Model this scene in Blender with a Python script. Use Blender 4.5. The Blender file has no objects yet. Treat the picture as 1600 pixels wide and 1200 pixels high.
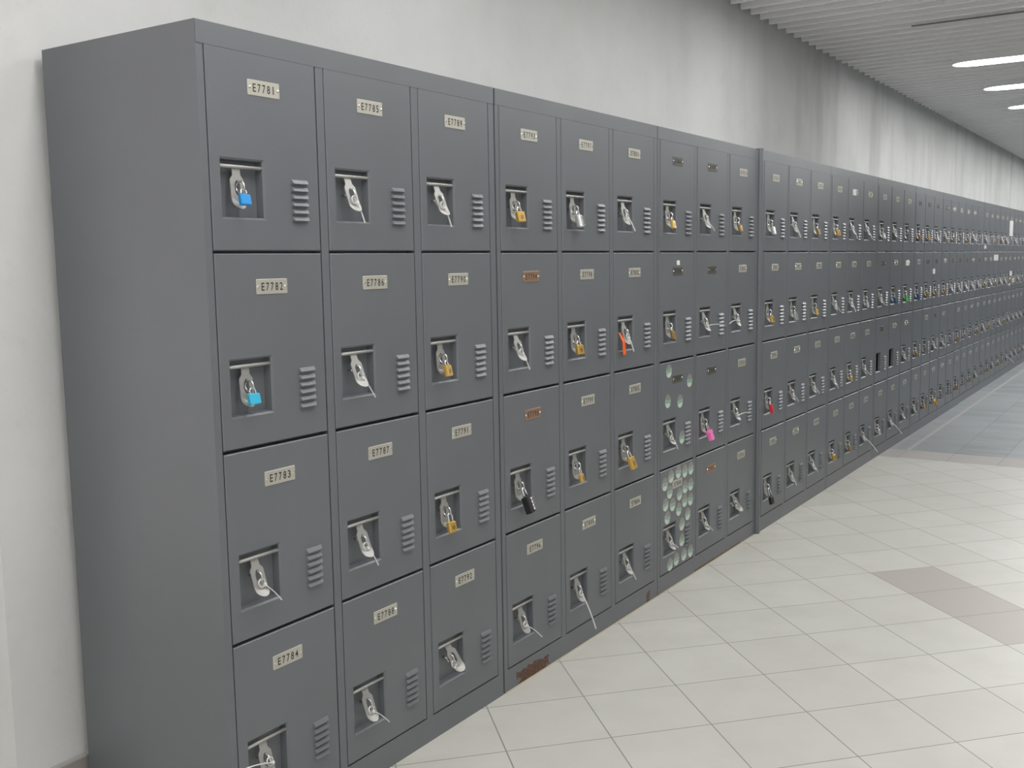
import bpy, bmesh, math, random
from mathutils import Vector, Matrix
random.seed(7)
SC = bpy.context.scene
COL = SC.collection
PI = math.pi

# ------------------------------------------------------------------ materials
def new_mat(name):
    m = bpy.data.materials.new(name); m.use_nodes = True
    nt = m.node_tree
    return m, nt, nt.nodes['Principled BSDF']

def simple(name, col, rough=.5, metal=0.0, spec=.5):
    m, nt, b = new_mat(name)
    b.inputs['Base Color'].default_value = (*col, 1)
    b.inputs['Roughness'].default_value = rough
    b.inputs['Metallic'].default_value = metal
    b.inputs['Specular IOR Level'].default_value = spec
    return m

class NT:
    """tiny helper to write node maths"""
    def __init__(s, nt): s.nt = nt
    def n(s, t, **kw):
        nd = s.nt.nodes.new(t)
        for k, v in kw.items(): setattr(nd, k, v)
        return nd
    def link(s, a, b): s.nt.links.new(a, b)
    def val(s, x, inp):
        if isinstance(x, (int, float)): inp.default_value = x
        else: s.link(x, inp)
    def m(s, op, a, b=0.0, c=None):
        nd = s.n('ShaderNodeMath', operation=op)
        s.val(a, nd.inputs[0]); s.val(b, nd.inputs[1])
        if c is not None: s.val(c, nd.inputs[2])
        return nd.outputs[0]
    def xyz(s, kind='Object', pos=False):
        sep = s.n('ShaderNodeSeparateXYZ')
        if pos: src = s.n('ShaderNodeNewGeometry').outputs['Position']
        else: src = s.n('ShaderNodeTexCoord').outputs[kind]
        s.link(src, sep.inputs[0]); return sep.outputs, src
    def noise(s, vec, scale, detail=3, rough=.5):
        nd = s.n('ShaderNodeTexNoise'); s.link(vec, nd.inputs['Vector'])
        nd.inputs['Scale'].default_value = scale; nd.inputs['Detail'].default_value = detail
        nd.inputs['Roughness'].default_value = rough
        return nd.outputs['Fac']
    def ramp(s, x, a, b, lo=0.0, hi=1.0):
        nd = s.n('ShaderNodeMapRange'); s.val(x, nd.inputs[0])
        for i, v in enumerate((a, b, lo, hi)): s.val(v, nd.inputs[1+i])
        return nd.outputs[0]
    def mix(s, f, a, b):
        nd = s.n('ShaderNodeMix', data_type='RGBA')
        s.val(f, nd.inputs[0])
        for v, i in ((a, 6), (b, 7)):
            if isinstance(v, tuple): nd.inputs[i].default_value = (*v, 1)
            else: s.link(v, nd.inputs[i])
        return nd.outputs[2]
    def bump(s, h, strength, dist, bsdf):
        nd = s.n('ShaderNodeBump'); nd.inputs['Strength'].default_value = strength
        nd.inputs['Distance'].default_value = dist
        s.link(h, nd.inputs['Height']); s.link(nd.outputs[0], bsdf.inputs['Normal'])
    def vec(s, x, y, z):
        nd = s.n('ShaderNodeCombineXYZ')
        for i, v in enumerate((x, y, z)): s.val(v, nd.inputs[i])
        return nd.outputs[0]

PAINT = (.140, .1495, .162)
def paint_mat(name, rust=None):
    m, nt, b = new_mat(name); h = NT(nt)
    o, src = h.xyz(pos=True)
    f = h.noise(src, 3.0, 4)
    col = h.mix(h.ramp(f, .3, .7), tuple(c*.95 for c in PAINT), tuple(c*1.05 for c in PAINT))
    if rust:                                      # (x0, x1, ztop, strength) in the bank's own space
        lo, ls = h.xyz('Object')
        edge = h.noise(ls, 38, 4, .65)
        tot = None
        for (x0, x1, zt) in rust:
            xc, hw = (x0+x1)/2, (x1-x0)/2
            dx = h.m('ABSOLUTE', h.m('DIVIDE', h.m('SUBTRACT', lo[0], xc), hw))
            dz = h.m('DIVIDE', lo[2], zt)
            d = h.m('ADD', h.m('MAXIMUM', dx, dz), h.m('MULTIPLY', h.m('SUBTRACT', edge, .5), 1.1))
            k = h.m('LESS_THAN', d, .82)
            tot = k if tot is None else h.m('MAXIMUM', tot, k)
        rc = h.mix(h.ramp(h.noise(ls, 90, 3), .35, .65), (.045, .018, .010), (.13, .050, .022))
        col = h.mix(tot, col, rc)
    h.link(col, b.inputs['Base Color'])
    b.inputs['Roughness'].default_value = .37
    b.inputs['Specular IOR Level'].default_value = .52
    h.bump(h.noise(src, 260, 2), .10, .002, b)
    return m

M = {}
M['paint'] = paint_mat('grey_locker_paint')
M['paint_rust'] = paint_mat('rusted_locker_paint', [(.055, .27, .052), (.975, 1.01, .05)])
M['paint_rust_b'] = paint_mat('edge_rusted_locker_paint', [(.30, .95, .011)])
M['steel'] = simple('bare_steel', (.62, .62, .60), .30, 1.0)
M['dull_steel'] = simple('dull_plated_steel', (.40, .40, .38), .5, .6)
M['chrome'] = simple('chromed_shackle', (.86, .86, .87), .12, 1.0)
M['plate'] = simple('nickel_plate', (.50, .485, .42), .48, .35)
M['plate_copper'] = simple('copper_plate', (.36, .22, .14), .45, .45)
M['plate_dark'] = simple('dark_toned_plate', (.13, .125, .105), .45, .4)  # darker tone used on some of the number plates
M['ink'] = simple('black_engraving', (.022, .021, .02), .6)
M['rivet'] = simple('bright_rivet', (.85, .85, .80), .2, 1.0)
M['brass'] = simple('brass', (.66, .43, .11), .36, .55)
M['brass_dark'] = simple('old_brass', (.34, .22, .07), .4, .6)
M['blue'] = simple('bright_blue_lacquer', (.02, .27, .66), .35)
M['cyan'] = simple('light_blue_lacquer', (.05, .45, .66), .35)
M['pink'] = simple('pink_plastic', (.86, .20, .50), .4)
M['red'] = simple('red_lacquer', (.55, .02, .035), .35)
M['green'] = simple('green_plastic', (.06, .60, .07), .4)
M['navy'] = simple('dark_blue_lacquer', (.02, .07, .19), .35)
M['black'] = simple('black_lock_body', (.014, .013, .014), .35)
M['white'] = simple('white_enamel', (.75, .75, .73), .4)
M['silver'] = simple('silver_lock_body', (.58, .58, .57), .3, .7)
M['nylon'] = simple('white_nylon', (.74, .74, .72), .35)
M['orange'] = simple('orange_ribbon', (.95, .13, .015), .6)
M['paper'] = simple('white_paper', (.82, .84, .82), .35)
M['caulk'] = simple('yellowed_sealant', (.40, .36, .25), .7)

def sticker_mat():
    m, nt, b = new_mat('round_sticker_print'); h = NT(nt)
    o, src = h.xyz('Generated')
    n = h.noise(src, 4.5, 3)
    zz = h.m('ADD', o[2], h.m('MULTIPLY', h.m('SUBTRACT', n, .5), .5))
    teal = h.mix(h.ramp(n, .42, .58), (.10, .34, .28), (.42, .52, .45))
    c = h.mix(h.ramp(zz, .56, .68), teal, (.27, .255, .23))
    c = h.mix(h.ramp(zz, .36, .26), c, (.62, .68, .58))
    h.link(c, b.inputs['Base Color']); b.inputs['Roughness'].default_value = .3
    return m
M['sticker'] = sticker_mat()

def wall_mat():
    m, nt, b = new_mat('stained_plaster'); h = NT(nt)
    o, src = h.xyz(pos=True)
    streak = h.noise(h.vec(h.m('MULTIPLY', o[0], 2.0), o[1], h.m('MULTIPLY', o[2], .35)), 1.6, 4, .6)
    blot = h.noise(src, 1.4, 5, .6)
    fine = h.noise(src, 9, 4, .6)
    # water streaks appear further along the corridor
    far = h.ramp(o[0], 2.5, 6.0)
    base = h.mix(h.ramp(blot, .38, .70), (.66, .67, .665), (.58, .59, .58))
    base = h.mix(h.m('MULTIPLY', h.ramp(streak, .48, .68), h.m('MULTIPLY', far, .4)), base, (.36, .355, .335))
    base = h.mix(h.m('MULTIPLY', h.ramp(fine, .58, .75), .25), base, (.50, .49, .45))
    h.link(base, b.inputs['Base Color']); b.inputs['Roughness'].default_value = .75
    b.inputs['Specular IOR Level'].default_value = .2
    h.bump(h.noise(src, 70, 4, .6), .22, .006, b)
    return m
M['wall'] = wall_mat()
M['wall_plain'] = simple('plain_plaster', (.30, .31, .31), .8)

def tile_lines(h, u, v, su, sv, wu, wv):
    fu = h.m('FRACT', u); fv = h.m('FRACT', v)
    du = h.m('MINIMUM', fu, h.m('SUBTRACT', 1.0, fu)); dv = h.m('MINIMUM', fv, h.m('SUBTRACT', 1.0, fv))
    return h.m('MAXIMUM', h.m('LESS_THAN', du, wu), h.m('LESS_THAN', dv, wv))

def floor_mat():
    m, nt, b = new_mat('beige_diagonal_tiles'); h = NT(nt)
    o, src = h.xyz(pos=True)
    u = h.m('DIVIDE', h.m('SUBTRACT', h.m('ADD', o[0], h.m('MULTIPLY', o[1], 1.078)), .945), .415)
    v = h.m('DIVIDE', h.m('SUBTRACT', h.m('SUBTRACT', o[0], o[1]), 1.81), .4215)
    line = tile_lines(h, u, v, 1, 1, .0062, .0062)
    cu = h.m('FLOOR', u); cv = h.m('FLOOR', v)
    wn = h.n('ShaderNodeTexWhiteNoise', noise_dimensions='2D'); h.link(h.vec(cu, cv, 0.0), wn.inputs['Vector'])
    blot = h.noise(src, 5, 4, .6)
    col = h.mix(wn.outputs['Value'], (.53, .53, .49), (.57, .57, .53))
    col = h.mix(h.m('MULTIPLY', h.ramp(blot, .42, .72), .45), col, (.48, .475, .42))
    # a worn, yellowish band where dirt gathers along the lockers' feet
    dirt = h.m('MULTIPLY', h.ramp(o[1], -.26, -.01), h.ramp(h.noise(src, 7, 4, .65), .35, .7))
    col = h.mix(h.m('MULTIPLY', dirt, .3), col, (.38, .35, .26))
    # three replaced tiles of a pinker batch
    pk = h.m('MULTIPLY', h.m('MULTIPLY', h.m('GREATER_THAN', v, 4.0), h.m('LESS_THAN', v, 5.0)),
             h.m('MULTIPLY', h.m('GREATER_THAN', u, 0.0), h.m('LESS_THAN', u, 3.0)))
    col = h.mix(pk, col, (.415, .388, .348))
    col = h.mix(h.m('MULTIPLY', line, .8), col, (.16, .15, .14))
    h.link(col, b.inputs['Base Color'])
    b.inputs['Roughness'].default_value = .38; b.inputs['Specular IOR Level'].default_value = .35
    h.bump(h.m('SUBTRACT', 1.0, line), .25, .002, b)
    return m
def band_mat():
    m, nt, b = new_mat('pinkish_border_tiles'); h = NT(nt)
    o, src = h.xyz(pos=True)
    v = h.m('DIVIDE', h.m('ADD', o[1], .13), .30); fv = h.m('FRACT', v)
    line = h.m('LESS_THAN', fv, .02)
    n = h.noise(src, 6, 3)
    col = h.mix(n, (.36, .345, .325), (.43, .41, .39))
    col = h.mix(line, col, (.28, .27, .26))
    h.link(col, b.inputs['Base Color']); b.inputs['Roughness'].default_value = .38
    b.inputs['Specular IOR Level'].default_value = .35
    return m
def grey_tile_mat():
    m, nt, b = new_mat('blue_grey_floor_tiles'); h = NT(nt)
    o, src = h.xyz(pos=True)
    v = h.m('DIVIDE', h.m('ADD', o[1], .13), .30); u = h.m('DIVIDE', h.m('SUBTRACT', o[0], 5.82), .60)
    line = tile_lines(h, u, v, 1, 1, .006, .012)
    wn = h.n('ShaderNodeTexWhiteNoise', noise_dimensions='2D'); h.link(h.vec(h.m('FLOOR', u), h.m('FLOOR', v), 0.0), wn.inputs['Vector'])
    col = h.mix(wn.outputs['Value'], (.21, .235, .245), (.27, .295, .305))
    col = h.mix(h.ramp(h.noise(h.vec(h.m('MULTIPLY', o[0], 4.0), o[1], 0.0), 1.5, 4), .4, .65), col, (.30, .325, .335))
    light = h.m('LESS_THAN', h.m('ABSOLUTE', h.m('ADD', o[1], .13)), .014)
    col = h.mix(h.m('MULTIPLY', line, .6), col, (.12, .13, .14))
    col = h.mix(light, col, (.40, .39, .37))
    h.link(col, b.inputs['Base Color']); b.inputs['Roughness'].default_value = .33
    b.inputs['Specular IOR Level'].default_value = .45
    return m
M['floor'] = floor_mat(); M['band'] = band_mat(); M['greytile'] = grey_tile_mat()
def skirting_mat():
    m, nt, b = new_mat('brown_grey_skirting_tiles'); h = NT(nt)
    o, src = h.xyz(pos=True)
    f = h.m('FRACT', h.m('DIVIDE', h.m('ADD', o[0], .285), .30))
    line = h.m('LESS_THAN', f, .02)
    top = h.m('GREATER_THAN', o[2], .116)
    col = h.mix(h.noise(src, 8, 4), (.27, .245, .23), (.34, .315, .30))
    col = h.mix(h.m('MAXIMUM', line, top), col, (.45, .44, .42))
    h.link(col, b.inputs['Base Color']); b.inputs['Roughness'].default_value = .45
    return m
M['skirting'] = skirting_mat()
M['baffle'] = simple('enamelled_ceiling_blades', (.93, .92, .92), .5)
M['slot'] = simple('slot_shade_grey', (.22, .21, .21), .8)
M['void'] = simple('ceiling_void', (.85, .85, .85), .9)
def emit(name, col, s):
    m, nt, b = new_mat(name)
    b.inputs['Base Color'].default_value = (.8, .8, .8, 1)
    b.inputs['Emission Color'].default_value = (*col, 1); b.inputs['Emission Strength'].default_value = s
    return m
M['lamp'] = emit('lamp_diffuser', (1.0, .99, .975), 24.0)
M['lamp_near'] = emit('near_lamp_diffuser', (1.0, .985, .97), 17.0)  # unseen lamps at the near end, strength set to light the left wall
M['lamp_dimmed'] = emit('dimmed_lamp_diffuser', (1.0, .99, .975), 16.0)  # two unseen lamps, weakened to keep the near locker fronts darker
M['housing'] = simple('white_lamp_housing', (.9, .9, .9), .5)

# ------------------------------------------------------------------ mesh helpers
class MB:
    def __init__(s): s.v = []; s.f = []; s.mi = []
    def face(s, pts, mi=0):
        i = len(s.v); s.v += [tuple(p) for p in pts]; s.f.append(list(range(i, i+len(pts)))); s.mi.append(mi)
    def box(s, a, b, mi=0, mat=None):
        x0, y0, z0 = a; x1, y1, z1 = b
        P = [Vector(p) for p in ((x0,y0,z0),(x1,y0,z0),(x1,y1,z0),(x0,y1,z0),(x0,y0,z1),(x1,y0,z1),(x1,y1,z1),(x0,y1,z1))]
        if mat is not None: P = [mat @ p for p in P]
        i = len(s.v); s.v += [tuple(p) for p in P]
        for q in ((0,3,2,1),(4,5,6,7),(0,1,5,4),(1,2,6,5),(2,3,7,6),(3,0,4,7)):
            s.f.append([i+k for k in q]); s.mi.append(mi)
    def grid(s, rings, mi=0, close=True, capA=True, capB=True):
        """rings: list of point loops with equal length, joined one after another"""
        i = len(s.v); n = len(rings[0])
        for r in rings: s.v += [tuple(p) for p in r]
        for k in range(len(rings)-1):
            for j in range(n if close else n-1):
                a = i+k*n+j; b = i+k*n+(j+1) % n
                s.f.append([a, b, b+n, a+n]); s.mi.append(mi)
        if capA: s.f.append([i+j for j in range(n)][::-1]); s.mi.append(mi)
        if capB: s.f.append([i+(len(rings)-1)*n+j for j in range(n)]); s.mi.append(mi)
    def tube(s, path, rx, ry=None, seg=8, mi=0, up=Vector((0, 1, 0))):
        ry = ry or rx; P = [Vector(p) for p in path]; rings = []
        for k, p in enumerate(P):
            t = (P[min(k+1, len(P)-1)] - P[max(k-1, 0)]).normalized()
            a = t.cross(up)
            if a.length < 1e-4: a = t.cross(Vector((1, 0, 0)))
            a.normalize(); b = a.cross(t)
            rings.append([p + a*rx*math.cos(2*PI*j/seg) + b*ry*math.sin(2*PI*j/seg) for j in range(seg)])
        s.grid(rings, mi)
    def disc(s, c, r, axis='y', seg=20, mi=0, th=.001):
        c = Vector(c)
        ring = lambda d: [c + Vector((r*math.cos(2*PI*j/seg), d, r*math.sin(2*PI*j/seg))) for j in range(seg)]
        s.grid([ring(0), ring(-th)], mi)
    def mesh(s, name, mats, smooth=False, weld=True):
        me = bpy.data.meshes.new(name); me.from_pydata(s.v, [], s.f)
        for p, k in zip(me.polygons, s.mi): p.material_index = k; p.use_smooth = smooth
        for m in (mats if isinstance(mats, list) else [mats]): me.materials.append(m)
        bm = bmesh.new(); bm.from_mesh(me)
        if weld: bmesh.ops.remove_doubles(bm, verts=bm.verts, dist=1e-6)
        bmesh.ops.recalc_face_normals(bm, faces=bm.faces)
        bm.to_mesh(me); bm.free(); me.update()
        return me

def obj(name, me, parent=None, loc=(0, 0, 0), rot=(0, 0, 0), scale=None):
    o = bpy.data.objects.new(name, me); COL.objects.link(o)
    o.parent = parent; o.location = loc; o.rotation_euler = rot
    if scale: o.scale = scale
    return o
def thing(name, label, cat, loc=(0, 0, 0), rot=(0, 0, 0), group=None):
    o = obj(name, None, None, loc, rot); tag(o, label, cat, group); o.empty_display_size = .05
    return o
def tag(o, label, cat, group=None):
    o['label'] = label; o['category'] = cat
    if group: o['group'] = group
def struct(name, me, **k):
    o = obj(name, me, **k); o['kind'] = 'structure'; return o
def rounded_box(w, t, h, r, z_top=0.0, seg=3):
    """box of width w (x), thickness t (y), height h hanging from z_top, vertical edges and rims rounded"""
    mb = MB()
    def loop(ins, z):
        pts = []; rr = max(r-ins*.5, .0004); hw, ht = w/2-ins, t/2-ins
        for cx, cy, a0 in ((1, 1, 0), (-1, 1, 90), (-1, -1, 180), (1, -1, 270)):
            for k in range(seg+1):
                a = math.radians(a0+90*k/seg)
                pts.append((cx*(hw-rr)+rr*math.cos(a), cy*(ht-rr)+rr*math.sin(a), z))
        return pts
    e = r*.5
    mb.grid([loop(e, z_top), loop(0, z_top-e), loop(0, z_top-h+e), loop(e, z_top-h)])
    return mb

# ------------------------------------------------------------------ dimensions
W, D, H = 1.074, .514, 1.80
DW, DH = .319, .4155                       # door width, height
DX = [.022, .372, .725]                    # door left edges inside a bank
TOPS = [1.755, 1.3335, .9105, .4880]       # door tops
SB = .0335                                 # thickness not used by the eye
RX0, RX1 = .026, .151                      # recess
RZ1, RZ0 = DH-.222, DH-.350
BARZ = DH-.240
RINGZ = DH-.283
HX = .076                                  # hasp centre

# ------------------------------------------------------------------ locker parts
def body_mesh(mat):
    mb = MB(); g = .0032
    xs = [0.0]
    for dx in DX: xs += [dx-g, dx+DW+g]
    xs += [W]
    z0, z1 = TOPS[3]-DH-g, TOPS[0]+g
    zs = [0, z0, z1, H]
    for i in range(len(xs)-1):
        for k in range(3):
            hole = (k == 1 and i % 2 == 1)
            if hole:
                a, b, c, d = xs[i], xs[i+1], zs[k], zs[k+1]; dp = .46
                mb.face([(a,0,c),(a,dp,c),(a,dp,d),(a,0,d)]); mb.face([(b,0,c),(b,0,d),(b,dp,d),(b,dp,c)])
                mb.face([(a,0,c),(b,0,c),(b,dp,c),(a,dp,c)]); mb.face([(a,0,d),(a,dp,d),(b,dp,d),(b,0,d)])
                mb.face([(a,dp,c),(b,dp,c),(b,dp,d),(a,dp,d)])
                for t in TOPS[1:]: mb.box((a, .030, t-.006), (b, dp, t+.010))
            else:
                mb.face([(xs[i],0,zs[k]),(xs[i+1],0,zs[k]),(xs[i+1],0,zs[k+1]),(xs[i],0,zs[k+1])])
    for x in (0, W): mb.face([(x,0,0),(x,0,H),(x,D,H),(x,D,0)])
    mb.face([(0,0,H),(W,0,H),(W,D,H),(0,D,H)]); mb.face([(0,0,0),(0,D,0),(W,D,0),(W,0,0)])
    mb.face([(0,D,0),(0,D,H),(W,D,H),(W,D,0)])
    # pressed seam of the top rail at both ends
    mb.box((.0008, -.0012, H-.046), (W-.0008, 0, H-.0008))
    return mb.mesh('locker_body', mat)

def door_mesh(pan=True, sticker_none=True):
    mb = MB(); b = .0022; t = .018
    xs = [b, RX0, RX1, DW-b]; zs = [b, RZ0, RZ1, DH-b]
    for i in range(3):
        for k in range(3):
            if i == 1 and k == 1: continue
            mb.face([(xs[i],0,zs[k]),(xs[i+1],0,zs[k]),(xs[i+1],0,zs[k+1]),(xs[i],0,zs[k+1])])
    rect = lambda a, c, d, e, y: [(a,y,c),(d,y,c),(d,y,e),(a,y,e)]
    mb.grid([rect(b,b,DW-b,DH-b,0), rect(0,0,DW,DH,b), rect(0,0,DW,DH,t)], capA=False, capB=False)
    rr = [rect(RX0,RZ0,RX1,RZ1,0), rect(RX0+.004,RZ0+.004,RX1-.004,RZ1-.004,.004)]
    if pan: rr += [rect(RX0+.006,RZ0+.006,RX1-.006,RZ1-.006,.023)]
    else: rr += [rect(RX0+.004,RZ0+.004,RX1-.004,RZ1-.004,.018)]
    mb.grid(rr, capA=False, capB=pan)
    for k in range(6):                         # pressed louvres
        z = DH-.264-.0163*k; x0, x1 = .230, .281
        prof = [(0, .0058), (-.0016, .0050), (-.0066, -.0018), (-.0072, -.0028), (-.0072, -.0042), (0, -.0042)]
        taper = [0, .0004, .0022, .0028, .0030, 0]
        mb.grid([[(x0+t, y, z+dz) for (y, dz), t in zip(prof, taper)], [(x1-t, y, z+dz) for (y, dz), t in zip(prof, taper)]])
    return mb.mesh('locker_door', M['paint'])

def hasp_mesh():
    """plated tongue: narrow neck, wide slotted blade, rounded foot that kicks outward"""
    L = .086
    def half(d):                               # half width at distance d under the bar
        if d < .015: return .0112
        if d < .024: return .0112 + (.0188-.0112)*(d-.015)/.009
        if d < L-.018: return .0188
        q = (d-(L-.018))/.018
        return .0188*math.sqrt(max(1-q*q, 0))
    out = []
    N = 60
    ds = [L*(1-math.cos(PI*k/N))/2 for k in range(N+1)]
    poly = [(half(d), -d) for d in ds] + [(-half(d), -d) for d in ds[::-1]]
    c = (0.0, -.041); K = 96
    def ray(a):
        dx, dz = math.cos(a), math.sin(a); best = None
        for i in range(len(poly)):
            (x1, z1), (x2, z2) = poly[i], poly[(i+1) % len(poly)]
            ex, ez = x2-x1, z2-z1; den = dx*ez-dz*ex
            if abs(den) < 1e-12: continue
            t = ((x1-c[0])*ez-(z1-c[1])*ex)/den; u = ((x1-c[0])*dz-(z1-c[1])*dx)/den
            if t > 0 and -1e-6 <= u <= 1+1e-6 and (best is None or t < best): best = t
        return (c[0]+dx*best, c[1]+dz*best)
    def bend(x, z, y):
        d = -z; k = max(0, d-.060)
        return (x, y - k*k*14, z)
    inner, outer = [], []
    for k in range(K):
        a = 2*PI*k/K
        inner.append((c[0]+.0078*math.cos(a), c[1]+.0155*math.sin(a))); outer.append(ray(a))
    mb = MB()
    th = .0022
    def ringp(pts, y): return [bend(x, z, y) for x, z in pts]
    mid = [((a[0]+b[0])/2, (a[1]+b[1])/2) for a, b in zip(inner, outer)]
    mb.grid([ringp(inner, 0), ringp(mid, 0), ringp(outer, 0), ringp(outer, th), ringp(mid, th), ringp(inner, th), ringp(inner, 0)], capA=False, capB=False)
    return mb.mesh('hasp', M['dull_steel'])

def staple_mesh():
    mb = MB(); R = .0125
    pts = [(0, R*math.cos(a), R*math.sin(a)) for a in [2*PI*k/24 for k in range(25)]]
    mb.tube(pts, .0022, seg=8, up=Vector((1, 0, 0)))
    mb.tube([(0, R, 0), (0, .027, 0)], .003, seg=8, up=Vector((1, 0, 0)))
    return mb.mesh('staple', M['steel'], smooth=True)

def bar_mesh():
    mb = MB()
    mb.tube([(RX0+.002, 0, 0), (RX1-.002, 0, 0)], .0052, .0042, seg=10, up=Vector((0, 0, 1)))
    return mb.mesh('pull_bar', M['dull_steel'], smooth=True)

# glyphs for the number plates
def glyphs(chars):
    res = {}
    for ch in chars:
        cu = bpy.data.curves.new('glyph', 'FONT'); cu.body = ch; cu.size = 1.0; cu.resolution_u = 3; cu.offset = .012
        o = bpy.data.objects.new('glyph', cu); COL.objects.link(o)
        bpy.context.view_layer.update()
        ev = o.evaluated_get(bpy.context.evaluated_depsgraph_get()); me = ev.to_mesh()
        vs = [v.co.copy() for v in me.vertices]; fs = [list(p.vertices) for p in me.polygons]
        x0 = min(v.x for v in vs); x1 = max(v.x for v in vs); z1 = max(v.y for v in vs)
        res[ch] = ([((v.x-x0)/(x1-x0), v.y/z1) for v in vs], fs)
        ev.to_mesh_clear(); bpy.data.objects.remove(o); bpy.data.curves.remove(cu)
    return res
G = glyphs('E0123456789')
def plate_mesh(text, mat):
    mb = MB(); w, h, t = .092, .033, .0014
    r = .0022
    def loop(y, ins):
        pts = []
        for cx, cz, a0 in ((1,1,0),(-1,1,90),(-1,-1,180),(1,-1,270)):
            for k in range(4):
                a = math.radians(a0+30*k)
                pts.append((cx*(w/2-r-ins)+r*math.cos(a), y, cz*(h/2-r-ins)+r*math.sin(a)))
        return pts
    mb.grid([loop(0, 0), loop(-t*.6, 0), loop(-t, .0008)], 0, capA=False)
    for s in (-1, 1):
        ring = lambda d, q: [(s*.0405+q*math.cos(2*PI*j/10), -t-d, q*math.sin(2*PI*j/10)) for j in range(10)]
        mb.grid([ring(0, .0034), ring(.0012, .0028), ring(.0017, .0012)], 2, capA=False)
    cw, ch, adv = .0088, .0170, .0136
    x = -adv*2-cw/2
    for c in text:
        vs, fs = G[c]
        k = .34 if c == '1' else 1.0
        i = len(mb.v)
        mb.v += [(x+cw*(1-k)/2+vx*cw*k, -t-.0003, -ch/2+vz*ch) for vx, vz in vs]
        for f in fs: mb.f.append([i+q for q in f]); mb.mi.append(1)
        x += adv
    return mb.mesh('number_plate', [mat, M['ink'], M['rivet']], weld=False)

BODY = body_mesh(M['paint']); BODY_R = body_mesh(M['paint_rust']); BODY_E = body_mesh(M['paint_rust_b'])
DOOR = door_mesh(True); DOOR_HOLE = door_mesh(False)
HASP = hasp_mesh(); STAPLE = staple_mesh(); BAR = bar_mesh()

mb = MB(); mb.disc((0, 0, 0), .0265, th=.0005, seg=24); STICKER = mb.mesh('round_sticker', M['sticker'])

# ------------------------------------------------------------------ what hangs on each door
# rows top to bottom; columns left to right.  t tie, 0 nothing
PLAN = {
 1: [['blue','tie','tie'], ['cyan','tie','brass'], ['tie','tie','brass_long'], ['tie','tie','tie_out']],
 2: [['brass','combo_silver','tie'], ['tie','brass','tie'], ['combo_black','brass_small','brass_big'], ['tie','tie','tie']],
 3: [['brass','tie','brass_dark'], ['brass_dark','tie','tie'], ['tie','pink','tie'], ['tie','tie','tie_out']],
 4: [['silver','tie','brass_dark'], ['brass','silver','brass'], ['red','tie','tie'], ['dark_long','tie','tie']],
 5: [['brass','tie','tie'], ['tie','tie','silver'], ['tie','brass_small','tie'], ['brass','brass_dark','tie']],
 6: [['silver','tie','0'], ['tie','navy','green'], ['hole','hole','tie'], ['silver','tie','tie']],
 7: [['brass_dark','brass','white'], ['navy','brass_dark','brass_dark'], ['brass_dark','0','tie'], ['tie','brass','brass_big']],
 8: [['tie','brass_dark','0'], ['brass_dark','tie','tie'], ['tie','0','brass_dark'], ['0','0','brass_dark']],
 9: [['brass_dark','tie','0'], ['tie','tie','tie'], ['brass_dark','0','brass_dark'], ['0','brass_dark','tie']],
 10: [['tie','0','brass_dark'], ['brass_dark','tie','brass_dark'], ['tie','brass_dark','0'], ['0','brass_dark','tie']],
 11: [['tie','tie','0'], ['tie','tie','brass_dark'], ['tie','brass_dark','tie'], ['brass_dark','0','tie']],
 12: [['tie','0','tie'], ['brass_dark','tie','0'], ['tie','tie','tie'], ['tie','tie','brass_dark']],
 13: [['tie','0','brass_dark'], ['0','tie','tie'], ['tie','brass_dark','tie'], ['tie','tie','0']],
}
# (length) tail vector of each tie, in metres along the row, out of the door, up
TAIL = {
 (1,4,1): (-.165,-.030,.052), (1,3,1): (.032,-.012,-.046), (1,2,2): (.027,-.012,-.052), (1,3,2): (.024,-.012,-.047),
 (1,4,2): (.049,-.012,-.038), (2,4,1): (.040,-.032,-.040), (2,4,2): (-.010,-.060,-.105), (2,1,3): (.013,-.020,-.045),
 (2,2,1): (.014,-.012,-.050), (2,2,3): (.012,-.012,-.050), (3,4,1): (.022,-.012,-.022), (3,2,2): (.085,-.042,-.002),
 (3,2,3): (-.128,-.004,.004), (3,3,3): (.060,-.032,.002), (5,4,3): (-.004,-.085,-.085), (6,4,2): (-.004,-.072,-.075),
 (11,4,3): (-.03,-.075,-.06), (1,1,2): (.012,-.010,-.050), (1,1,3): (.014,-.010,-.052), (1,4,3): (-.012,-.004,-.004), (3,4,3): (-.010,-.004,-.004)}
COPPER = {(2,2,1), (2,3,1), (3,4,2)}
DARKPL = {(3,1,1),(3,1,2),(3,2,1),(3,2,2),(3,3,1),(3,3,2),(6,2,1),(6,3,1),(7,1,1),(7,1,2),(7,1,3),(8,1,1),(7,2,2),(7,2,3),(8,2,2),(8,2,3),(9,2,1),(9,2,3),(7,3,3)}
NOPLATE = {(7,3,1), (8,3,2), (9,1,3)}
STARTS = [0, 1.067, 2.148, 3.262, 4.340, 5.350, 6.404, 7.367, 8.362, 9.337, 10.312, 11.287, 12.262]
WIDTHS = [1.060, 1.077, 1.072, 1.074, 1.006, 1.050, .960, .970, .971, .971, .971, .971, .971]
ORD = ['first','second','third','fourth','fifth','sixth','seventh','eighth','ninth','tenth','eleventh','twelfth','thirteenth']
ROW = ['top','second','third','bottom']; CN = ['left','middle','right']
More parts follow.
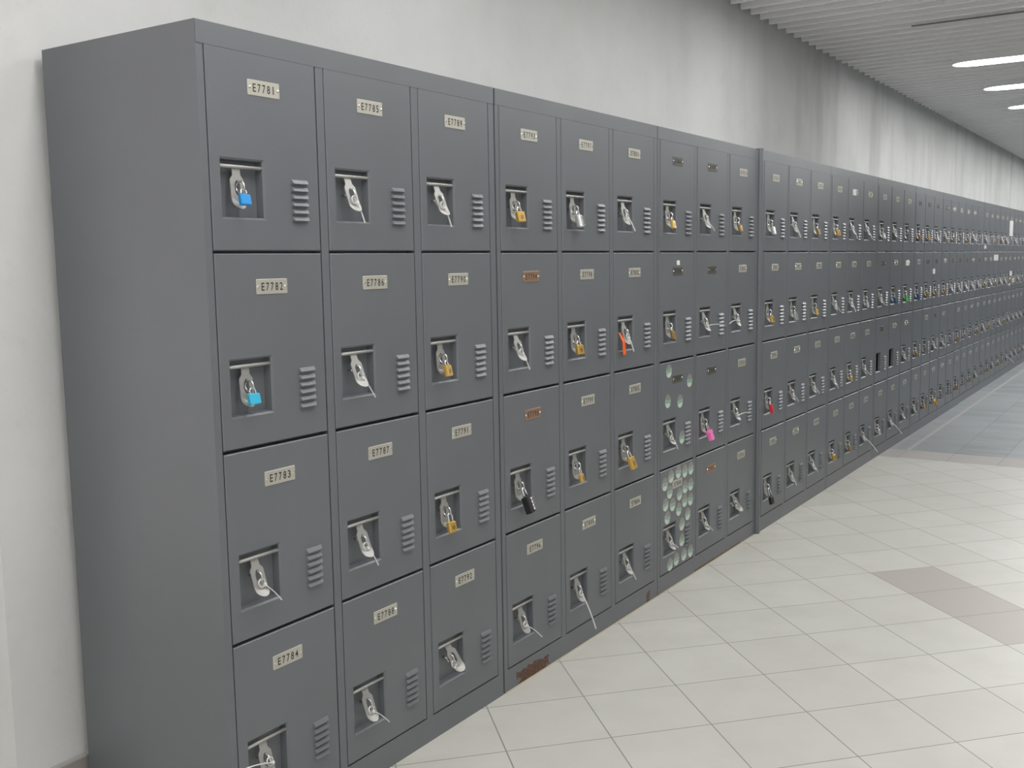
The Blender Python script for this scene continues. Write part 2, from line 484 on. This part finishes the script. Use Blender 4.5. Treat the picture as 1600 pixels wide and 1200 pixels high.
BANKLAB = {
 1: 'grey steel locker bank nearest the camera, doors numbered E7781 to E7792, blue padlocks on two',
 2: 'second grey locker bank from the near end, rust patch along its base, copper number plates',
 3: 'third grey locker bank from the near end, two doors dotted with round green stickers',
 4: 'fourth grey locker bank, just past the vertical filler strip, a red padlock on it',
 5: 'fifth grey locker bank from the near end, long white tie from its lower right door',
 6: 'sixth grey locker bank, with two empty black lock openings and a green padlock',
 7: 'seventh grey locker bank from the near end, beside the bluish grey floor tiles',
 8: 'eighth grey locker bank from the near end, last before the wider dark seam',
 9: 'ninth grey locker bank from the near end, first beyond the wider dark seam',
}
STICK3 = [(2.247,.876),(2.446,.818),(2.238,.758),(2.353,.745),(2.372,.597)]
STICK4 = [(2.268,.455),(2.339,.461),(2.402,.453),(2.463,.454),(2.212,.433),(2.256,.394),(2.35,.368),(2.406,.386),(2.462,.387),(2.217,.351),(2.284,.338),(2.401,.33),(2.461,.325),(2.343,.306),(2.431,.269),(2.235,.295),(2.373,.239),(2.375,.173),(2.462,.106),(2.394,.108),(2.32,.106),(2.259,.099)]
PAPERS = [(10.253,10.378,1.643,1.701),(10.93,11.17,1.503,1.667),(9.99,10.25,1.247,1.305),(11.09,11.25,1.074,1.124),(11.03,11.15,.966,.991),(11.31,11.47,.995,1.039),(9.39,9.50,1.364,1.395),(7.03,7.11,1.166,1.205),(6.155,6.245,1.240,1.274),(4.775,4.84,1.663,1.697),(2.319,2.343,1.285,1.303)]

number = 7781
doors = {}                                    # (bank,row,col) -> (world x of hasp, y front, world z of ring)
for b in range(1, 14):
    x0, w = STARTS[b-1], WIDTHS[b-1]; y0 = -.006 if 4 <= b <= 8 else 0.0
    lab = BANKLAB.get(b, f'{ORD[b-1]} grey locker bank from the near end, far along the wall')
    root = thing('locker_bank', lab, 'lockers', (x0, y0, 0), group='grey locker banks along the wall')
    sx = w/W
    obj('body', {2: BODY_R, 3: BODY_E}.get(b, BODY), root, scale=(sx, 1, 1))
    for c in range(1, 4):
        for r in range(1, 5):
            key = (b, r, c); kind = PLAN[b][r-1][c-1]
            dz = TOPS[r-1]-DH
            door = obj('door', DOOR_HOLE if kind == 'hole' else DOOR, root, (DX[c-1]*sx, -.0015, dz), scale=(sx, 1, 1))
            if kind != 'hole':
                obj('pull_bar', BAR, door, (0, .0075, BARZ))
                ang = {'tie': -.27, 'tie_out': -.42}.get(kind, -.07)
                if kind == '0': ang = -.02
                sw = 0.0
                if kind == 'tie': ang += random.uniform(-.09, .04); sw = random.uniform(.02, .10) if r == 1 else random.uniform(-.02, .06)
                if kind == 'tie_out': sw = .25
                obj('hasp', HASP, door, (HX, .0075, BARZ-.003), (ang, -sw, 0), (1/sx, 1, 1))
                obj('staple', STAPLE, door, (HX, -.003, RINGZ), scale=(1/sx, 1, 1))
                doors[key] = (x0+(DX[c-1]+HX)*sx, y0-.0015, dz+RINGZ)
            mat = M['plate_copper'] if key in COPPER else M['plate_dark'] if key in DARKPL else M['plate']
            if key not in NOPLATE:
                p = obj('number_plate', plate_mesh(f'E{number}', mat), door, (.158, 0, DH-.0715), scale=(1/sx, 1, 1))
                if key in COPPER: p['label'] = 'copper coloured number plate'
                elif key in DARKPL: p['label'] = 'dark number plate'
            number += 1
            if b == 3 and c == 1 and r in (3, 4):
                for (sxx, sz) in (STICK3 if r == 3 else STICK4):
                    s = obj('round_sticker', STICKER, door, ((sxx-x0)/sx-DX[0], 0, sz-dz), (0, random.uniform(-.3, .3), 0))
                    s['label'] = 'round green and white sticker'
            for (pa, pb, za, zb) in PAPERS:
                lx0 = (pa-x0)/sx-DX[c-1]; lz = za-dz
                cxm = ((pa+pb)/2-x0)/sx-DX[c-1]; czm = (za+zb)/2-dz
                if 0 <= cxm < DW+.025 and 0 <= czm <= DH+.007:
                    mb = MB(); wd = (pb-pa)/sx; hh = zb-za
                    xa = max(.002, min(lx0, DW-.002-wd)); zz = max(.002, min(lz, DH-.002-hh))
                    mb.box((0, -.0022, 0), (wd, 0, hh))
                    q = obj('paper_label', mb.mesh('paper_label', M['paper']), door, (xa, 0, zz)); q['label'] = 'white paper label stuck on the door'

# ------------------------------------------------------------------ padlocks
def padlock_protos():
    P = {}
    def shackle(a, L, r):
        mb = MB()
        path = [(-a, 0, -L-.004), (-a, 0, -a-.001)] + [(a*math.cos(t), 0, -a+a*math.sin(t)) for t in [PI-PI*k/10 for k in range(11)]] + [(a, 0, -a-.001), (a, 0, -L-.004)]
        mb.tube(path, r, seg=8, up=Vector((0, 1, 0)))
        return mb.mesh('shackle', M['chrome'], smooth=True)
    def reg(k, w, t, h, L, a, r, mat, extra=None):
        bm_ = rounded_box(w, t, h, min(.0035, t*.3), -L)
        parts = [('shackle', shackle(a, L, r)), ('lock_body', bm_.mesh('lock_body', mat))]
        if extra: parts += extra(w, t, h, L)
        P[k] = parts
    def keyhole(w, t, h, L):
        mb = MB(); mb.disc((0, 0, 0), w*.2, seg=14, th=.0006)
        bmx = [(x, y-t/2, z-L-h*.55) for x, y, z in mb.v]; mb.v = bmx
        return [('stamped_boss', mb.mesh('stamped_boss', M['brass_dark']))]
    def dials(w, t, h, L):
        res = []
        for k in range(4):
            mb = MB(); zc = -L-h*(.2+.2*k)
            ring = lambda z, q: [(w/2-.004+q*math.cos(2*PI*j/16), -t*.5+.004+q*math.sin(2*PI*j/16), zc+z) for j in range(16)]
            mb.grid([ring(-.0042, .0075), ring(-.003, .0088), ring(.003, .0088), ring(.0042, .0075)])
            res.append(('number_dial', mb.mesh('number_dial', M['chrome'])))
        return res
    reg('blue', .027, .012, .023, .012, .007, .0017, M['blue'])
    reg('cyan', .030, .012, .024, .012, .008, .0018, M['cyan'])
    reg('brass', .034, .013, .031, .014, .009, .0023, M['brass'], keyhole)
    reg('brass_long', .032, .013, .029, .024, .009, .0023, M['brass'], keyhole)
    reg('brass_small', .028, .012, .026, .022, .008, .0022, M['brass'], keyhole)
    reg('brass_big', .048, .016, .044, .026, .013, .0032, M['brass'], keyhole)
    reg('brass_dark', .033, .013, .030, .016, .009, .0024, M['brass_dark'], keyhole)
    reg('combo_silver', .036, .014, .040, .014, .009, .0024, M['silver'], dials)
    reg('combo_black', .036, .022, .052, .030, .011, .0034, M['black'], dials)
    reg('silver', .034, .014, .036, .016, .009, .0024, M['silver'])
    reg('white', .032, .014, .034, .016, .009, .0024, M['white'])
    reg('red', .036, .015, .042, .016, .010, .0026, M['red'])
    reg('green', .044, .016, .040, .016, .010, .0026, M['green'])
    reg('navy', .036, .014, .040, .016, .010, .0026, M['navy'])
    reg('dark_long', .034, .015, .036, .045, .011, .0028, M['black'])
    # pink lock: a wide cap over a narrower barrel
    cap = rounded_box(.046, .020, .014, .004, -.032); bar = rounded_box(.036, .018, .032, .004, -.044)
    P['pink'] = [('shackle', shackle(.010, .032, .0023)), ('lock_body', bar.mesh('lock_body', M['pink'])), ('cap', cap.mesh('cap', M['pink']))]
    return P
PP = padlock_protos()
DESC = {'blue':'small bright blue padlock','cyan':'small light blue padlock','brass':'brass padlock','brass_long':'brass padlock with long chrome shackle','brass_small':'small brass padlock','brass_big':'large brass padlock','brass_dark':'dark brass padlock','combo_silver':'silver combination padlock','combo_black':'black combination padlock with chrome dials','silver':'silver padlock','white':'white padlock','red':'red padlock','green':'bright green padlock','navy':'dark blue padlock','dark_long':'black padlock on a long shackle','pink':'pink padlock'}
NUM = {}
n_ = 7781
for b in range(1, 14):
    for c in range(1, 4):
        for r in range(1, 5): NUM[(b, r, c)] = n_; n_ += 1
def where(key):
    b, r, c = key
    if b <= 2: return f'door E{NUM[key]}'
    return f'{ROW[r-1]} {CN[c-1]} door of {ORD[b-1]} locker bank'

protos = {}
def dup(src, name, label, cat, group, loc, rot):
    r = src.copy(); COL.objects.link(r); r.location = loc; r.rotation_euler = rot
    tag(r, label, cat, group)
    for ch in src.children:
        d = ch.copy(); COL.objects.link(d); d.parent = r
    return r

# ------------------------------------------------------------------ cable ties
def tie_parts(vec):
    v = Vector(vec); mb = MB(); a = .0085
    loop = [(a*math.cos(t), -.001*math.sin(2*t), -a*.9+a*1.15*math.sin(t)) for t in [2*PI*k/20 for k in range(21)]]
    mb.tube(loop, .0011, .0022, seg=6)
    s = Vector((a*.75, -.002, -a*1.6)); L = v.length
    side = Vector((v.z, 0, -v.x)).normalized() if L > 0 else Vector((0, 0, 1))
    sag = .06*L
    path = [s + v*t + Vector((0, 0, 1))*(sag*math.sin(PI*t)) for t in [k/8 for k in range(9)]]
    mb.tube(path, .00115, .0024, seg=6)
    hd = MB(); hd.box(tuple(s-Vector((.0032, .0028, .0032))), tuple(s+Vector((.0032, .0028, .0032))))
    return mb.mesh('strap', M['nylon']), hd.mesh('locking_head', M['nylon'])

GENERIC = [(.020, -.014, -.042), (.026, -.012, -.036), (.012, -.016, -.048), (.030, -.014, -.030)]
GP = [tie_parts(v) for v in GENERIC]
def tail_word(v):
    if abs(v[0]) < .013 and abs(v[2]) < .013: return 'short tail'
    if v[0] < -.1: return 'long tail pointing left'
    if v[0] > .05 and abs(v[2]) < .02: return 'tail sticking out right'
    if Vector(v).length > .1: return 'long tail hanging outward'
    return 'tail hanging down'
tie_protos = {}
for key, (x, y, z) in doors.items():
    b, r, c = key; kind = PLAN[b][r-1][c-1]
    if kind in ('tie', 'tie_out'):
        loc = (x, y-.0135, z-.0045+(.011 if key == (1, 4, 1) else 0))
        lab = None
        if key in TAIL: v = TAIL[key]; strap, head = tie_parts(v); gi = None
        else: gi = random.randrange(4); v = GENERIC[gi]; strap, head = GP[gi]
        lab = f'white cable tie, {tail_word(v)}, {where(key)}'
        rot = (0, random.uniform(-.1, .1), 0)
        if gi is not None and gi in tie_protos:
            dup(tie_protos[gi], 'cable_tie', lab, 'cable tie', 'white cable ties on the locker hasps', loc, rot)
        else:
            t = thing('cable_tie', lab, 'cable tie', loc, rot, 'white cable ties on the locker hasps')
            obj('strap', strap, t); obj('locking_head', head, t)
            if gi is not None: tie_protos[gi] = t
    elif kind != '0':
        loc = (x, y-.0115, z-.004)
        rot = (-.22 if kind not in ('combo_black', 'pink', 'brass_big') else -.34, random.uniform(-.05, .05), random.uniform(-.15, .25))
        if b == 7 and r == 4 and c == 3: rot = (-.5, -.4, .2)
        lab = f'{DESC[kind]} hanging on {where(key)}'
        if kind in protos:
            dup(protos[kind], 'padlock', lab, 'padlock', 'padlocks hanging on the lockers', loc, rot)
        else:
            t = thing('padlock', lab, 'padlock', loc, rot, 'padlocks hanging on the lockers')
            for nm, me in PP[kind]: obj(nm, me, t)
            protos[kind] = t

# orange ribbon tag hanging behind the hasp of one door of the second bank
x, y, z = doors[(2, 2, 3)]
mb = MB(); rings = []
for k in range(13):
    t = k/12; zz = .002-.080*t
    hw = .004+.008*min(1, t*2.2) - (.003 if k == 12 else 0); th = .0015
    xx = -.030+.010*t+.001*math.sin(t*5); yy = .010-.018*min(1, t*2.5)
    rings.append([(xx-hw, yy, zz), (xx, yy-th*1.6, zz), (xx+hw, yy, zz), (xx, yy+th*.6, zz)])
mb.grid(rings)
tagm = obj('ribbon_tag', mb.mesh('ribbon_tag', M['orange']), None, (x, y-.003, z))
tag(tagm, f'bright orange ribbon tag hanging out of the hasp recess of door E{NUM[(2,2,3)]}', 'tag')

# vertical filler strip between the third and the fourth bank
mb = MB()
pts = lambda zz: [(0,.10,zz),(0,-.004,zz),(.003,-.012,zz),(.010,-.016,zz),(.022,-.016,zz),(.030,-.012,zz),(.033,-.004,zz),(.033,.10,zz)]
mb.grid([pts(0), pts(1.806)])
f = obj('filler_strip', mb.mesh('filler_strip', M['paint']), None, (3.2255, 0, 0))
tag(f, 'rounded grey vertical filler strip between the third and fourth locker banks', 'filler strip')

# ------------------------------------------------------------------ setting
X0, X1, YR, YW = -3.2, 20.0, -4.6, .54
ZC = 2.70
def plane(name, x0, x1, y0, y1, z, mat):
    mb = MB(); mb.box((x0, y0, z-.10), (x1, y1, z)); return struct(name, mb.mesh(name, mat))
plane('floor', X0, 5.51, YR, 2.0, 0, M['floor'])
plane('trim_1', 5.51, 5.82, YR, YW, 0, M['band'])
plane('floor_far', 5.82, X1, YR, YW, 0, M['greytile'])
# sealant bead at the lockers' feet
mb = MB()
mb.grid([[(xx, -.0005, 0), (xx, -.0042, 0), (xx, -.0028, .0018), (xx, -.0005, .0026)] for xx in (1.07, 2.0, 3.22)])
struct('trim_2', mb.mesh('sealant_bead', M['caulk']))
mb = MB(); mb.box((-.167, YW, 0), (X1, 2.0, 3.1)); struct('wall_left', mb.mesh('wall_left', M['wall']))
mb = MB(); mb.box((-.179, .528, 0), (X1, YW-.0005, .122)); mb.box((-.179, YW-.0005, 0), (-.1675, 1.9, .122))
struct('baseboard_left', mb.mesh('baseboard_left', M['skirting']))
mb = MB(); mb.box((1.2, YR-.2, 0), (X1, YR, 3.1)); struct('wall_right', mb.mesh('wall_right', M['wall_plain']))  # unseen wall, stopped short so world light reaches the left wall
mb = MB(); mb.box((X0-.2, -1.9, 0), (X0, 2.0, 3.1)); struct('wall_light_block', mb.mesh('wall_light_block', M['wall_plain']))  # unseen partial wall, added to cut light on the locker side panel
mb = MB(); mb.box((X1, YR-.2, 0), (X1+.2, 2.0, 3.1)); struct('wall_far', mb.mesh('wall_far', M['wall_plain']))

LAMPX = [6.76+1.335*k for k in range(-7, 10)]  # the first lamp is unseen, added to brighten the left wall
LAMPS = [lx for k, lx in zip(range(-7, 10), LAMPX) if k != -1]
mb = MB()
mb.box((X0, YR, ZC+.11), (X1, YW, ZC+.2), 1)
P0 = 4.328-.1545*47
xk = P0
while xk < X1:
    segs = [(YR, .515)]
    for a, bb in segs:
        # hemmed blade: thin web with a rounded lip at the bottom
        pr = [(xk, ZC+.004), (xk+.004, ZC), (xk+.020, ZC), (xk+.024, ZC+.004), (xk+.024, ZC+.10), (xk, ZC+.10)]
        mb.grid([[(px, a, pz) for px, pz in pr], [(px, bb, pz) for px, pz in pr]])
    xk += .1545
mb.box((5.400, -2.6, ZC-.001), (5.409, -.17, ZC+.006), 2)      # dark strip, painted shade of a gap between two blades
struct('ceiling', mb.mesh('ceiling', [M['baffle'], M['void'], M['slot']]))

def lamp_mesh(hw, L, n=10, shell=False):
    """stadium shaped, slightly domed opal diffuser"""
    def loop(ins, z):
        pts = []
        for s, a0 in ((1, 0), (-1, 180)):
            for k in range(n+1):
                a = math.radians(a0+180*k/n)
                pts.append(((hw-ins)*math.cos(a), s*(L/2-hw*1.6)+(hw*1.6-ins)*math.sin(a), z))
        return pts
    mb = MB(); 
    mb.grid([loop(0, .05), loop(-.002, .046), loop(-.002, -.007), loop(0, -.009)] if shell else [loop(.001, -.009), loop(.002, -.0105)]); return mb
dif = lamp_mesh(.108, 1.5).mesh('diffuser', M['lamp'])
dif_dimmed = lamp_mesh(.108, 1.5).mesh('diffuser', M['lamp_dimmed']); dif_near = lamp_mesh(.108, 1.5).mesh('diffuser', M['lamp_near'])
hous = lamp_mesh(.111, 1.51, shell=True).mesh('housing', M['housing'])
lamp0 = None
vis = {7: 'lit white ceiling lamp, largest of the three at upper right of the photo', 8: 'lit white ceiling lamp, second of the three going away at right', 9: 'lit white ceiling lamp, farthest and smallest of the three at right'}
for i, lx in enumerate(LAMPX):
    if lx not in LAMPS: continue
    for j, yc in enumerate((-.91, )):
        lab = vis.get(i) if j == 0 and i in vis else f'unseen ceiling lamp {"near the locker wall" if j == 0 else "in the row away from the lockers"}, {i+1} from the near end'
        if lamp0 is None:
            lamp0 = thing('ceiling_light', lab, 'ceiling light', (lx, yc, ZC-.026), group='strip lamps in the slatted ceiling')
            obj('diffuser', dif_near, lamp0); obj('housing', hous, lamp0)
        else: lo_ = dup(lamp0, 'ceiling_light', lab, 'ceiling light', 'strip lamps in the slatted ceiling', (lx, yc, ZC-.026), (0, 0, 0))
        for ch in (lamp0 if i == 0 else lo_).children:
            if ch.name.startswith('diffuser') and lx > .5: ch.data = dif if lx > 3.5 else dif_dimmed

# ------------------------------------------------------------------ world, camera, view
wd = bpy.data.worlds.new('ambient_fill'); SC.world = wd; wd.use_nodes = True  # ambient fill from the open near end, added to lift the left side
bg = wd.node_tree.nodes['Background']
bg.inputs[0].default_value = (1.0, .955, .94, 1); bg.inputs[1].default_value = 1.1

cam = bpy.data.cameras.new('camera'); co = bpy.data.objects.new('camera', cam); COL.objects.link(co)
yaw, pit, rol = [math.radians(a) for a in (33.2657, -6.6627, -.9436)]
d = Vector((math.cos(pit)*math.cos(yaw), math.cos(pit)*math.sin(yaw), math.sin(pit)))
rt = d.cross(Vector((0, 0, 1))).normalized(); up = rt.cross(d)
R = rt*math.cos(rol)+up*math.sin(rol); U = -rt*math.sin(rol)+up*math.cos(rol)
mw = Matrix((( R.x, U.x, -d.x, -1.4498), (R.y, U.y, -d.y, -1.6955), (R.z, U.z, -d.z, 1.3049), (0, 0, 0, 1)))
co.matrix_world = mw
cam.sensor_width = 36; cam.lens = 1622.73/1600*36; cam.clip_start = .02
SC.camera = co
SC.view_settings.view_transform = 'Standard'; SC.view_settings.look = 'None'
SC.view_settings.gamma = 1; SC.view_settings.use_curve_mapping = False
SC.view_settings.exposure = 0.11
